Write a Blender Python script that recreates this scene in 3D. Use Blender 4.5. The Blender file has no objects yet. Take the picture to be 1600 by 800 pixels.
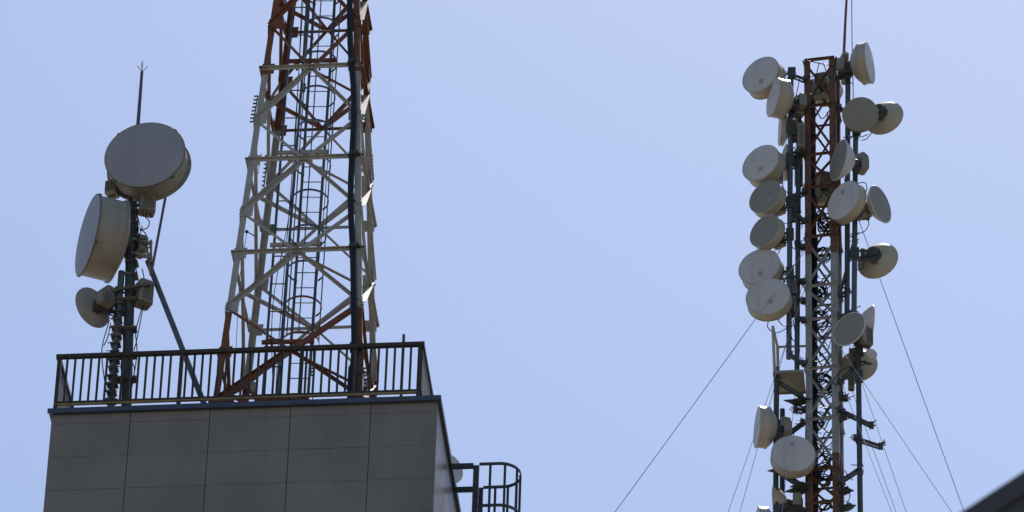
import bpy, math, random
from mathutils import Vector, Matrix
R = math.radians
random.seed(7)
scene = bpy.context.scene
col = scene.collection

# ---------------------------------------------------------------- camera
F = 9200.0                       # focal length in pixels of a 1600 px wide frame
PITCH, ROLL, YAW = R(37.55), R(1.88), R(-6.5)
CAM = Vector((0, 0, 1.65))
def cam_axes():
    cy, sy = math.cos(YAW), math.sin(YAW)
    h = Vector((sy, cy, 0)); r = Vector((cy, -sy, 0)); z = Vector((0, 0, 1))
    f = h*math.cos(PITCH) + z*math.sin(PITCH)
    u = -h*math.sin(PITCH) + z*math.cos(PITCH)
    return r*math.cos(ROLL) + u*math.sin(ROLL), -r*math.sin(ROLL) + u*math.cos(ROLL), f
CR, CU, CF = cam_axes()
cd = bpy.data.cameras.new('camera'); cam = bpy.data.objects.new('camera', cd); col.objects.link(cam)
cd.sensor_width = 36; cd.lens = F/1600*36; cd.clip_start = 1; cd.clip_end = 20000
cam.matrix_world = Matrix((( CR.x, CU.x, -CF.x, CAM.x), (CR.y, CU.y, -CF.y, CAM.y), (CR.z, CU.z, -CF.z, CAM.z), (0,0,0,1)))
cd.dof.use_dof = True; cd.dof.focus_distance = 112; cd.dof.aperture_fstop = 5.0
scene.camera = cam

# ---------------------------------------------------------------- light
SUN_EL, SUN_AZ = R(61), R(9)     # azimuth from +Y towards +X
w = bpy.data.worlds.new('World'); scene.world = w; w.use_nodes = True
nt = w.node_tree; bg = nt.nodes['Background']; bg.inputs[1].default_value = 0.108
sky = nt.nodes.new('ShaderNodeTexSky'); sky.sky_type = 'NISHITA'; sky.sun_disc = False
sky.sun_elevation = SUN_EL; sky.sun_rotation = SUN_AZ; sky.altitude = 700
sky.air_density = 1.0; sky.dust_density = 1.4; sky.ozone_density = 2.6
nt.links.new(sky.outputs[0], bg.inputs[0])
sl = bpy.data.lights.new('sun', 'SUN'); sl.energy = 4.9; sl.angle = R(0.53); sl.color = (1, .955, .88)
so = bpy.data.objects.new('sun', sl); col.objects.link(so)
sd = Vector((math.sin(SUN_AZ)*math.cos(SUN_EL), math.cos(SUN_AZ)*math.cos(SUN_EL), math.sin(SUN_EL)))
so.rotation_euler = sd.to_track_quat('Z', 'Y').to_euler(); so.location = (0, 0, 150)
scene.view_settings.view_transform = 'Standard'; scene.view_settings.look = 'None'
scene.view_settings.exposure = 0.48; scene.view_settings.gamma = 1

# ---------------------------------------------------------------- helpers
def ray(px, py):
    return CF + CR*((px-800)/F) + CU*((400-py)/F)
def P(px, py, Y):
    """point where the line of sight through a photo pixel meets the vertical plane y = Y"""
    d = ray(px, py); return CAM + d*((Y-CAM.y)/d.y)
def proj(p):
    d = p-CAM; z = d.dot(CF); return 800+F*d.dot(CR)/z, 400-F*d.dot(CU)/z
def ppm(p): return F/((p-CAM).dot(CF))      # pixels per metre there

def mat(name, rgb, rough=.6, metal=0., noise=.0, scale=6., dark=None, dark_amt=0., dscale=3., bump=0., spec=.5, streak=False):
    m = bpy.data.materials.new(name); m.use_nodes = True; n = m.node_tree; b = n.nodes['Principled BSDF']
    b.inputs['Base Color'].default_value = (*rgb, 1); b.inputs['Roughness'].default_value = rough
    b.inputs['Metallic'].default_value = metal; b.inputs['Specular IOR Level'].default_value = spec
    tc = n.nodes.new('ShaderNodeTexCoord'); last = None
    g = n.nodes.new('ShaderNodeNewGeometry')
    if noise > 0:
        t = n.nodes.new('ShaderNodeTexNoise'); t.inputs['Scale'].default_value = scale; t.inputs['Detail'].default_value = 6
        n.links.new(g.outputs['Position'], t.inputs['Vector'])
        r = n.nodes.new('ShaderNodeMapRange'); r.inputs[1].default_value = .3; r.inputs[2].default_value = .7
        r.inputs[3].default_value = 1-noise; r.inputs[4].default_value = 1+noise
        n.links.new(t.outputs[0], r.inputs[0])
        mx = n.nodes.new('ShaderNodeMix'); mx.data_type = 'RGBA'; mx.blend_type = 'MULTIPLY'; mx.inputs[0].default_value = 1
        mx.inputs[6].default_value = (*rgb, 1); n.links.new(r.outputs[0], mx.inputs[7]); last = mx.outputs[2]
        rr = n.nodes.new('ShaderNodeMapRange'); rr.inputs[3].default_value = max(0, rough-.12); rr.inputs[4].default_value = min(1, rough+.12)
        n.links.new(t.outputs[0], rr.inputs[0]); n.links.new(rr.outputs[0], b.inputs['Roughness'])
    if dark:
        t = n.nodes.new('ShaderNodeTexNoise'); t.inputs['Scale'].default_value = dscale; t.inputs['Detail'].default_value = 8
        t.inputs['Roughness'].default_value = .65
        if streak:
            mp = n.nodes.new('ShaderNodeMapping'); mp.inputs['Scale'].default_value = (1, 1, .12)
            n.links.new(g.outputs['Position'], mp.inputs[0]); n.links.new(mp.outputs[0], t.inputs['Vector'])
        else: n.links.new(g.outputs['Position'], t.inputs['Vector'])
        r = n.nodes.new('ShaderNodeMapRange'); r.inputs[1].default_value = .5; r.inputs[2].default_value = .75
        r.inputs[3].default_value = 0; r.inputs[4].default_value = dark_amt
        n.links.new(t.outputs[0], r.inputs[0])
        mx = n.nodes.new('ShaderNodeMix'); mx.data_type = 'RGBA'
        if last: n.links.new(last, mx.inputs[6])
        else: mx.inputs[6].default_value = (*rgb, 1)
        mx.inputs[7].default_value = (*dark, 1); n.links.new(r.outputs[0], mx.inputs[0]); last = mx.outputs[2]
    if last: n.links.new(last, b.inputs['Base Color'])
    if bump > 0:
        t = n.nodes.new('ShaderNodeTexNoise'); t.inputs['Scale'].default_value = scale*6; t.inputs['Detail'].default_value = 4
        n.links.new(g.outputs['Position'], t.inputs['Vector'])
        bp = n.nodes.new('ShaderNodeBump'); bp.inputs['Strength'].default_value = bump; bp.inputs['Distance'].default_value = .01
        n.links.new(t.outputs[0], bp.inputs['Height']); n.links.new(bp.outputs[0], b.inputs['Normal'])
    return m
M = dict(
    red=mat('red_tower_paint', (.16, .050, .009), .6, 0, .3, 9, (.05, .022, .015), .8, 6, .2),
    mast_red=mat('faded_mast_red_paint', (.115, .047, .014), .6, 0, .35, 9, (.03, .018, .012), .85, 5, .2),
    mast_white=mat('grimy_mast_white_paint', (.25, .245, .23), .55, 0, .16, 9, (.12, .09, .06), .7, 5, .1, streak=True),
    white=mat('weathered_white_paint', (.33, .315, .28), .55, 0, .12, 9, (.20, .15, .10), .55, 5, .1, streak=True),
    galv=mat('galvanised_steel', (.082, .096, .108), .45, .35, .2, 14, (.05, .05, .05), .5, 6),
    dkgalv=mat('dark_weathered_steel', (.045, .052, .052), .6, .2, .3, 12, (.02, .018, .015), .6, 9),
    bracket=mat('rusty_bracket_steel', (.10, .085, .06), .7, .1, .35, 22, (.04, .03, .02), .7, 12),
    bounce_ochre=mat('ochre_bounce_light', (.26, .18, .08), .6, 0, .3, 9),
    rail=mat('brown_railing_paint', (.034, .028, .018), .55, .0, .3, 16, (.07, .045, .02), .5, 9, spec=.3),
    coping=mat('blue_grey_coping_metal', (.05, .062, .09), .45, .2, .2, 4),
    tile=mat('grey_stone_cladding', (.180, .164, .138), .34, 0, .12, .9, (.12, .108, .092), .5, 1.7, .05, spec=.32, streak=True),
    joint=mat('dark_joint', (.06, .03, .03), .9),
    radome=mat('grey_white_radome', (.45, .435, .42), .5, 0, .05, 3, (.27, .26, .25), .7, 2.2, streak=True),
    radome_dk=mat('olive_grey_radome', (.205, .195, .16), .6, 0, .06, 3, (.21, .21, .19), .5, 2.5, streak=True),
    shroud=mat('cream_shroud_paint', (.34, .315, .255), .5, 0, .06, 4, (.24, .19, .11), .6, 4, streak=True),
    radome_old=mat('dark_grey_radome', (.26, .255, .265), .5, 0, .08, 2.5, (.17, .17, .17), .6, 2.0, streak=True),
    shroud_old=mat('tan_grey_shroud', (.25, .23, .19), .5, 0, .08, 3, (.14, .11, .07), .6, 3, streak=True),
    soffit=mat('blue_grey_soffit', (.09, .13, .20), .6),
    backp=mat('pale_reflector_back', (.36, .32, .24), .5, 0, .08, 5, (.22, .18, .11), .55, 5),
    box=mat('beige_radio_housing', (.20, .18, .14), .55, 0, .12, 18, (.14, .12, .09), .6, 14),
    black=mat('black_cable_sheath', (.009, .010, .013), .55, 0, .2, 10, spec=.3),
    patch=mat('grey_badge', (.26, .26, .28), .6),
    wire=mat('steel_wire_rope', (.32, .32, .34), .5, .2),
    lamp=mat('dark_lamp_glass', (.03, .02, .02), .2),
    roof=mat('roof_membrane', (.22, .21, .2), .8, 0, .2, 2),
    plaster=mat('pale_plaster', (.33, .31, .28), .8, 0, .15, 1.5),
    fascia=mat('dark_fascia_paint', (.035, .030, .026), .6, 0, .2, 3),
    ground=mat('city_ground', (.135, .110, .078), .9, 0, .3, .05),
    glass=mat('window_glass', (.03, .04, .05), .08),
)

class MB:
    """collects shapes in world coordinates, then links them as ONE mesh object"""
    def __init__(s): s.v = []; s.f = []
    def add(s, vs, fs):
        o = len(s.v); s.v += [Vector(v) for v in vs]; s.f += [[i+o for i in f] for f in fs]; return s
    def obox(s, c, ax, ay, az):
        """box about centre c with half-extent vectors"""
        vs = [c+ax*i+ay*j+az*k for i in (-1, 1) for j in (-1, 1) for k in (-1, 1)]
        return s.add(vs, [(0,1,3,2), (4,6,7,5), (0,4,5,1), (2,3,7,6), (0,2,6,4), (1,5,7,3)])
    def box(s, x0, x1, y0, y1, z0, z1):
        return s.obox(Vector(((x0+x1)/2, (y0+y1)/2, (z0+z1)/2)), Vector(((x1-x0)/2, 0, 0)), Vector((0, (y1-y0)/2, 0)), Vector((0, 0, (z1-z0)/2)))
    def bar(s, p, q, wa, wb, up=Vector((0, 0, 1)), shift_a=0, shift_b=0):
        """bar p-q: width wa across (along up x d), width wb along up"""
        d = (q-p); L = d.length; d.normalize()
        a = d.cross(up)
        if a.length < 1e-4: a = d.cross(Vector((1, 0, 0)))
        a.normalize(); b = a.cross(d).normalized()
        return s.obox((p+q)/2+a*shift_a+b*shift_b, d*(L/2), a*(wa/2), b*(wb/2))
    def angle(s, p, q, n, wf, wo, t=.009, side=1):
        """L-section: one flange (width wf) in the plane with normal n, the other standing out along n"""
        d = (q-p).normalized(); a = n.cross(d).normalized()*side; n = n.normalized(); L = (q-p).length/2; m = (p+q)/2
        s.obox(m+n*(-t/2), d*L, a*(wf/2), n*(t/2))
        s.obox(m+a*(wf/2-t/2)+n*(wo/2), d*L, a*(t/2), n*(wo/2))
        return s
    def tube(s, pts, r, n=8, cap=True):
        pts = [Vector(p) for p in pts]; rings = []
        rad = r if isinstance(r, (list, tuple)) else [r]*len(pts)
        d = (pts[1]-pts[0]).normalized(); a = d.orthogonal().normalized()
        for i, p in enumerate(pts):
            if i == 0: t = pts[1]-pts[0]
            elif i == len(pts)-1: t = pts[-1]-pts[-2]
            else: t = (pts[i+1]-pts[i]).normalized()+(pts[i]-pts[i-1]).normalized()
            if t.length < 1e-9: t = d
            t.normalize(); a = (a-t*a.dot(t)).normalized(); b = t.cross(a)
            rings.append([p+(a*math.cos(2*math.pi*k/n)+b*math.sin(2*math.pi*k/n))*rad[i] for k in range(n)])
        o = len(s.v); s.v += [v for rg in rings for v in rg]
        for i in range(len(rings)-1):
            for k in range(n):
                k2 = (k+1) % n; s.f.append([o+i*n+k, o+i*n+k2, o+(i+1)*n+k2, o+(i+1)*n+k])
        if cap: s.f.append([o+k for k in range(n)][::-1]); s.f.append([o+(len(rings)-1)*n+k for k in range(n)])
        return s
    def lathe(s, o, x, y, z, prof, n=56, close=True):
        """profile [(radius, height along z)] turned about axis z through o"""
        b = len(s.v)
        for r, h in prof:
            for k in range(n):
                a = 2*math.pi*k/n; s.v.append(o+(x*math.cos(a)+y*math.sin(a))*r+z*h)
        for i in range(len(prof)-1):
            for k in range(n):
                k2 = (k+1) % n; s.f.append([b+i*n+k, b+i*n+k2, b+(i+1)*n+k2, b+(i+1)*n+k])
        if close: s.f.append([b+k for k in range(n)][::-1]); s.f.append([b+(len(prof)-1)*n+k for k in range(n)])
        return s
    def sphere(s, c, r, n=10):
        pr = [(max(1e-4, math.sin(math.pi*i/n))*r, -math.cos(math.pi*i/n)*r) for i in range(n+1)]
        return s.lathe(c, Vector((1,0,0)), Vector((0,1,0)), Vector((0,0,1)), pr, 12)
    def build(s, name, m, parent=None, smooth=False, kind=None, label=None):
        me = bpy.data.meshes.new(name)
        if parent is not None: inv = (parent['_m'] if False else MW[parent.name]).inverted()
        else: inv = Matrix.Identity(4)
        me.from_pydata([inv @ v for v in s.v], [], s.f); me.validate()
        o = bpy.data.objects.new(name, me); col.objects.link(o)
        import bmesh
        bm = bmesh.new(); bm.from_mesh(me); bmesh.ops.recalc_face_normals(bm, faces=bm.faces); bm.to_mesh(me); bm.free()
        me.materials.append(m if not isinstance(m, str) else M[m])
        if smooth:
            for p in me.polygons: p.use_smooth = True
            me.set_sharp_from_angle(angle=R(38))
        if parent is not None: o.parent = parent; MW[o.name] = MW[parent.name]
        else: MW[o.name] = Matrix.Identity(4)
        if kind: o['kind'] = kind
        if label: o['label'] = label
        return o
MW = {}
def thing(name, label, cat, loc, group=None, basis=None):
    o = bpy.data.objects.new(name, None); col.objects.link(o); o.empty_display_size = .3
    m = Matrix.Translation(loc)
    if basis:
        x, y, z = basis; m = Matrix(((x.x, y.x, z.x, loc.x), (x.y, y.y, z.y, loc.y), (x.z, y.z, z.z, loc.z), (0, 0, 0, 1)))
    o.matrix_world = m; MW[o.name] = m
    o['label'] = label; o['category'] = cat
    if group: o['group'] = group
    return o
def single(o, label, cat, group=None):
    """a thing that is one mesh: move its origin to its first vertex so that it sits where the thing is"""
    o['label'] = label; o['category'] = cat
    if group: o['group'] = group
    v0 = o.data.vertices[0].co.copy(); o.data.transform(Matrix.Translation(-v0)); o.location = v0
    return o
def smooth_path(pts, k=6):
    pts = [Vector(p) for p in pts]; out = []
    q = [pts[0]*2-pts[1]]+pts+[pts[-1]*2-pts[-2]]
    for i in range(1, len(q)-2):
        for j in range(k):
            t = j/k; a, b, c, d = q[i-1], q[i], q[i+1], q[i+2]
            out.append(.5*((2*b)+(-a+c)*t+(2*a-5*b+4*c-d)*t*t+(-a+3*b-3*c+d)*t**3))
    out.append(pts[-1]); return out
Z = Vector((0, 0, 1)); X = Vector((1, 0, 0)); Y = Vector((0, 1, 0))

# ---------------------------------------------------------------- ground
g = MB().add([(-4000, -4000, 0), (4000, -4000, 0), (4000, 4000, 0), (-4000, 4000, 0)], [(0, 1, 2, 3)]).build('ground', 'ground', kind='structure')

# ---------------------------------------------------------------- tiled building
SC_B = 92.0
A = CAM + ray(77, 640)*(F/SC_B)               # front left corner of the coping, top edge
YB = A.y; ZT = A.z; XL = A.x; XR = P(688, 617, YB).x
DEPTH = 9.0
bld = thing('tiled_building', 'dark building block clad in large grey stone panels below the roof railing', 'building', Vector(((XL+XR)/2, YB+DEPTH/2, 0)))
XLw, XRw, YF = XL+.045, XR-.045, YB+.05
zc = ZT-.085                                      # underside of the coping
zl = ZT-13
# panels of the front and the right side: real slabs with open joints
def zat(y, x=77): return P(x, y, YF).z
rows = [zc, zat(663.5), zat(715), zat(766.5)]
rh = rows[1]-rows[2]
while rows[-1] > zl: rows.append(rows[-1]-rh)
cols = [XLw]+[P(x, 720, YF).x for x in (198.3, 323.0, 449.6, 575.5)]+[XRw]
wallm = MB(); jn = .006
pt = .03
for i in range(len(rows)-1):
    for j in range(len(cols)-1):
        dy = random.uniform(-.0022, .0022)
        x0, x1 = cols[j]+(jn if j else 0), cols[j+1]-(jn if j < len(cols)-2 else 0)
        wallm.box(x0, x1, YF+dy, YF+pt, rows[i+1]+jn/2, rows[i]-jn/2)
    yy = YF+pt+.002
    while yy < YB+DEPTH-.1:
        y1 = min(yy+1.36, YB+DEPTH-.05)
        wallm.box(XRw-pt, XRw+random.uniform(-.002, .002), yy+jn/2, y1-jn/2, rows[i+1]+jn/2, rows[i]-jn/2)
        wallm.box(XLw, XLw+pt, yy+jn/2, y1-jn/2, rows[i+1]+jn/2, rows[i]-jn/2)
        yy = y1
wallm.build('wall_cladding', 'tile', bld)
MB().box(XLw+pt+.002, XRw-pt-.002, YF+pt+.004, YB+DEPTH-.06, zl, zc-.004).build('wall_core', 'joint', bld)
ROOF = ZT-.36
c = MB(); cw = .34
c.box(XL, XR, YB, YB+cw, zc, ZT); c.box(XL, XR, YB+DEPTH-cw, YB+DEPTH, zc, ZT)
c.box(XL, XL+cw, YB+cw, YB+DEPTH-cw, zc, ZT); c.box(XR-cw, XR, YB+cw, YB+DEPTH-cw, zc, ZT)
c.box(XL-.025, XR+.012, YB-.02, YB-.004, zc-.0, ZT+.012); c.box(XR+.002, XR+.014, YB-.004, YB+DEPTH, zc-.02, ZT+.012)
c.build('coping', 'coping', bld)
# lower block (below the frame)
lb = MB().box(XL-9, XR+9, YB-2, YB+22, 0, zl-.01); lb.build('lower_block', 'plaster', bld)
for k in range(6):
    for j in range(9):
        x = XL-7.5+j*2.6; z = zl-3.4-k*3.4
        MB().box(x, x+1.4, YB-2.03, YB-2.003, z, z+1.6).build('window', 'glass', bld)

# ---------------------------------------------------------------- railing
YR = YB+.10
rail = thing('roof_railing', 'dark brown metal railing with thin upright bars along the edge of the tiled roof', 'railing', Vector(((XL+XR)/2, YR, ZT)))
pl, pr = P(92, 556, YR), P(660, 534.5, YR)
zr = (pl.z+pr.z)/2; zb = (P(90, 631, YR).z + P(664, 609.5, YR).z)/2
RL = 4.35
def rr(p, q, a, b, nm): return MB().bar(p, q, a, b).build(nm, 'rail', rail)
rr(Vector((pl.x-.04, YR, zr-.035)), Vector((pr.x+.04, YR, zr-.035)), .07, .075, 'top_rail')
rr(Vector((pl.x, YR, zb)), Vector((pr.x, YR, zb)), .05, .045, 'bottom_rail')
MB().bar(Vector((pl.x, YR-.002, zb-.036)), Vector((pr.x-.05, YR-.002, zb-.036)), .05, .022).build('bounce_light_strip', 'bounce_ochre', rail)  # ochre colour imitates sunlight bounced off the coping onto the rail's underside
for x in (pl.x, pr.x):
    rr(Vector((x, YR+.036, zr-.035)), Vector((x, YR+RL, zr-.035)), .07, .075, 'top_rail')
    rr(Vector((x, YR+.026, zb)), Vector((x, YR+RL, zb)), .05, .045, 'bottom_rail')
posts = [pl.x+.02, P(281, 600, YR).x, P(470, 585, YR).x, P(655, 575, YR).x]
for i, x in enumerate(posts):
    MB().box(x-.033, x+.033, YR-.026, YR+.026, ZT+.001, zr-.074).build('post', 'rail', rail)
sp = P(360, 600, YR).x-P(347.5, 600, YR).x
x = posts[0]+sp
while x < posts[-1]-sp*.5:
    if min(abs(x-p) for p in posts) > .06:
        MB().box(x-.019, x+.019, YR-.011, YR+.011, zb+.024, zr-.074).build('baluster', 'rail', rail)
    x += sp
for x in (pl.x, pr.x):
    MB().box(x-.012, x+.012, YR+.03, YR+RL-.03, zb+.024, zr-.074).build('end_panel', 'rail', rail)
    for y in (YR+2.2, YR+RL): MB().box(x-.034, x+.034, y-.026, y+.026, ZT+.001, zr-.074).build('post', 'rail', rail)
# small upright pipe behind the right end of the railing
p0, p1 = P(631, 523, YB+.5), P(627.5, 640, YB+.5)
single(MB().tube([Vector((p0.x, p0.y, ROOF)), p0], .026, 10).build('vent_pipe', 'galv', smooth=True), 'thin blue grey upright pipe behind the right end of the roof railing', 'pipe')

# ---------------------------------------------------------------- wall ladder with safety cage
def cage_ladder():
    y0 = YB+1.93; y1 = YB+2.62; yc = (y0+y1)/2
    xr = P(744.5, 726, y0).x; xt = P(814, 742, yc).x; xs = xt-(y1-y0)/2
    z0 = P(744.5, 724.5, y0).z
    t = thing('caged_ladder', 'dark steel ladder with round safety cage on the right side of the tiled building', 'ladder', Vector((xr, yc, z0-10)))
    zz0 = z0-9.5
    for y in (y0, y1):
        MB().box(xr-.05, xr+.05, y-.028, y+.028, zz0, z0-.05 if y == y0 else z0-.03).build('side_rail', 'dkgalv', t)
        for z in (z0-.02, z0-3, z0-6): MB().box(XR-.06, xr-.051, y-.028, y+.028, z-.07, z+.02).build('wall_bracket', 'dkgalv', t)
    for k in range(31):
        z = z0-.25-k*.3; MB().tube([Vector((xr, y0+.029, z)), Vector((xr, y1-.029, z))], .012, 8).build('rung', 'dkgalv', t)
    def hoop(z):
        path = [Vector((xr+.05, y0, z))]
        for k in range(0, 25):
            a = -math.pi/2+math.pi*k/24; path.append(Vector((xs+math.cos(a)*(y1-y0)/2, yc+math.sin(a)*(y1-y0)/2, z)))
        path.append(Vector((xr+.05, y1, z)))
        m = MB()
        for p, q in zip(path, path[1:]): m.bar(p, q, .012, .06)
        m.build('cage_hoop', 'dkgalv', t)
    for k in range(9): hoop(z0-.012-k*.87)
    sts = [(xr+.24, y0+.012)]
    for a in (-72, -28, 5, 42, 74): sts.append((xs+math.cos(R(a))*((y1-y0)/2-.012), yc+math.sin(R(a))*((y1-y0)/2-.012)))
    sts += [(xr+.26, y1-.012)]
    for sx, sy in sts: MB().box(sx-.022, sx+.022, sy-.006, sy+.006, z0-7.5, z0).build('cage_strap', 'dkgalv', t)
cage_ladder()

# ---------------------------------------------------------------- dishes
def basis_for(loc, th, tilt=0.):
    h = (CAM-loc); h.z = 0; h.normalize(); r = Z.cross(h).normalized()      # r: to the right as seen by the camera
    n = (r*math.sin(R(th))+h*math.cos(R(th)))*math.cos(R(tilt))-Z*math.sin(R(tilt))
    n.normalize(); x = Z.cross(n).normalized(); y = n.cross(x).normalized()
    return x, y, n
GROUP_D = 'round microwave dishes on the guyed lattice mast'
def dish(px, py, dia, th, Yp, label, kind='drum', depth=.30, back=.16, tilt=0, mount=None, face='radome', side='shroud', badge=None, group=GROUP_D, flange=1.02, hubr=.26, hubl=.22, mY=None, name='microwave_dish', box=True, pix=True):
    c0 = P(px, py, Yp); Rr = dia/2/ppm(c0)
    if pix:   # px,py is the middle of the front (or, seen from behind, of the whole) disc
        pass
    x, y, n = basis_for(c0, th, tilt)
    s = depth*2*Rr; b = back*2*Rr; hl = hubl*2*Rr*.5+.03
    base = c0-n*(s+b+hl)
    t = thing(name, label, 'antenna', base, group, (x, y, n))
    if kind == 'drum':
        prof = [(Rr*.93, .004), (Rr*.985, .012), (Rr*1.012, .004), (Rr*1.012, -.03*Rr-.012), (Rr*.99, -.035*Rr-.014), (Rr*.99, -s+.02*Rr), (Rr*flange, -s+.018*Rr), (Rr*flange, -s-.012), (Rr*.96, -s-.02)]
        for k in range(1, 7):
            q = k/6; prof.append((Rr*(.96-(.96-hubr*.8)*q), -s-.02-b*(1-(1-q)**2)*.9))
        MB().lathe(c0, x, y, n, prof).build('shroud', side, t, True)
        MB().lathe(c0, x, y, n, [(Rr*.975, .002), (Rr*.97, .012), (Rr*.7, .012+.018*Rr), (Rr*.35, .012+.028*Rr), (.002, .012+.03*Rr)], close=False).build('radome', face, t, True)
        f0 = -s-.02-b*.9
        if Rr > .6: MB().lathe(c0, x, y, n, [(Rr*1.006, .006), (Rr*1.018, .004), (Rr*1.018, -.022*Rr), (Rr*1.004, -.024*Rr)], close=False).build('rim_band', 'bracket' if side != 'radome_dk' else 'dkgalv', t, True)
        if Rr > .6:
            for k in range(4):
                a = R(45+90*k); e = x*math.cos(a)+y*math.sin(a)
                MB().obox(c0+e*Rr*1.02-n*.035*Rr, e*.012, n.cross(e)*.025, n*.03).build('rim_clip', 'bracket', t)
    else:     # open bowl with a flat membrane on its front
        prof = [(Rr*.95, .003), (Rr*1.0, .008), (Rr*1.02, 0), (Rr*1.02, -.018), (Rr*.985, -.03)]
        for k in range(1, 9):
            q = k/8; rad = Rr*(.985-(.985-hubr*.8)*q); prof.append((rad, -.03-(s+b-.03)*(1-(rad/Rr)**2)))
        MB().lathe(c0, x, y, n, prof).build('reflector', side, t, True)
        MB().lathe(c0, x, y, n, [(Rr*.962, .0), (Rr*.955, .006), (.002, .012)], close=False).build('radome', face, t, True)
        f0 = prof[-1][1]
    if badge:
        bx, by = badge; cc = c0+x*bx*Rr+y*by*Rr+n*(.012+.03*Rr)
        MB().obox(cc, x*.10*Rr, y*.12*Rr, n*.004).build('badge', 'patch', t)
    # feed hub and radio behind the reflector
    hb = MB().lathe(c0, x, y, n, [(hubr*Rr, f0+.04), (hubr*Rr, f0-hl*.45), (hubr*Rr*.75, f0-hl*.5), (hubr*Rr*.75, f0-hl)], 20)
    hb.build('hub', 'dkgalv', t, True)
    if box:
        cb = c0+n*(f0-hl-.085)+y*.02; bw = min(.15, .33*Rr)
        rb = MB().obox(cb, x*bw, y*bw*1.05, n*.075)
        for k in range(7): rb.obox(cb-n*.09+x*(bw*(-.84+.28*k)), x*.006, y*bw*.95, n*.018)
        rb.build('radio_unit', 'box', t)
    # clamp and arm to the pipe it hangs on
    br = MB(); st = c0+n*(f0-hl*.6)
    if mount:
        mp = P(mount[0], mount[1], mY if mY else Yp)
        sdv = (mp-st); up = y
        for dz in (-.10, .10): br.bar(st+up*dz*.7, mp+Z*dz, .035, .04)
        br.obox(mp, X*.055, Y*.055, Z*.13)
        for dz in (-.10, .10):
            br.tube([mp+Z*dz-X*.10, mp+Z*dz+X*.10], .011, 6); br.tube([mp+Z*dz-Y*.10, mp+Z*dz+Y*.09], .011, 6)
        br.bar(st-y*.12, mp-Z*.20, .02, .02)
    br.obox(c0+n*(f0-hl*.5)-y*(hubr*Rr+.03), x*.07, y*.05, n*.07)
    if mount and depth < .45:
        br.obox(st*.45+mp*.55, X*.05, Y*.07, Z*.10); br.obox(mp+X*.02-Y*.04, X*.09, Y*.03, Z*.16)
        br.tube([mp-Z*.2-X*.12, mp+Z*.05+X*.11], .014, 6)
    br.build('mounting_bracket', 'dkgalv', t)
    return t, c0, n, base

# ---------------------------------------------------------------- pole with the three dishes on the roof
YP = YB+.62
gp = 'dishes on the steel pole at the left end of the roof'
def PP(x, y, d=0): return P(x, y, YP+d)
pt_ = thing('antenna_pole', 'dark steel twin pole with slanting brace behind the left end of the railing', 'antenna pole', Vector((PP(197, 630).x, YP, ROOF)))
def foot(p, q):
    return q+(q-p)*((ROOF-q.z)/(q.z-p.z))
b0 = foot(PP(207, 300), PP(197.5, 634))
MB().tube([b0, PP(207, 300), PP(208.5, 262)], [.092, .088, .088], 16).build('main_pole', 'dkgalv', pt_, True)
s0 = foot(PP(190, 425, -.05), PP(173.5, 634, -.05))
MB().tube([s0, PP(190, 425, -.05)], [.062, .058], 14).build('side_pole', 'galv', pt_, True)
MB().tube([foot(PP(231, 408, .05), PP(314, 619, .1)), PP(231, 408, .05)], .052, 12).build('brace', 'galv', pt_, True)
MB().tube([PP(237, 424, .05), PP(260, 300, .12), PP(264, 284, .12)], .024, 8).build('thin_strut', 'galv', pt_, True)
MB().tube([PP(212, 250), PP(215.5, 196), PP(221.8, 112)], [.035, .034, .026], 10).build('lightning_rod', 'galv', pt_, True)
lr = MB(); tp = PP(222, 112)
for ex, ey in ((215, 103), (223.5, 95), (231, 104), (221, 97)): lr.tube([tp, PP(ex, ey, random.uniform(-.03, .03))], .0075, 5)
lr.build('rod_tip', 'wire', pt_)
random.seed(3)
for i in range(13):
    m = MB(); y = 476+i*12.6; c = PP(187-(y-464)*.083, y, -.05)
    m.obox(c, X*random.uniform(.07, .095), Y*.08, Z*random.uniform(.012, .03))
    m.tube([c-X*random.uniform(.09, .15)-Y*.07, c+X*random.uniform(.07, .13)-Y*.07], .010, 6)
    m.build('pole_clamp', 'bracket', pt_)
for y in (515, 556, 593, 470):
    m = MB(); c = PP(203, y, -.04); m.obox(c-X*.08, X*.20, Y*.075, Z*.032); m.tube([c-X*.34-Y*.08, c+X*.13-Y*.08], .013, 6)
    m.build('cross_clamp', 'bracket', pt_)
for y in (330, 352, 372, 412, 432): MB().obox(PP(206, y), X*.11, Y*.10, Z*.02).build('pole_clamp', 'bracket', pt_)
m = MB()                                     # pale box bracket on the right of the pole
for y in (379, 401): m.bar(PP(206, y-6, -.1), PP(238, y+2, -.02), .05, .055)
m.bar(PP(236, 376, -.02), PP(236, 410, -.02), .06, .04, X); m.bar(PP(218, 380, -.06), PP(233, 398, -.04), .04, .04); m.bar(PP(219, 402, -.1), PP(234, 385, 0), .025, .025)
m.obox(PP(222, 389, -.08), X*.045, Y*.05, Z*.05)
m.tube([PP(229, 380), PP(235, 430)], .02, 6)
m.build('upper_bracket', 'box', pt_)
m = MB(); m.bar(PP(179, 453, -.16), PP(236, 444, -.16), .045, .05); m.bar(PP(180, 460, -.05), PP(232, 449, -.05), .03, .03); m.obox(PP(183, 455, -.1), X*.03, Y*.08, Z*.05)
m.build('lower_bracket', 'bracket', pt_)
random.seed(5)
def cable(pts, r=.011, parent=None, nm='cable'): return MB().tube(smooth_path(pts), r, 6).build(nm, 'black', parent, True)
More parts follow.
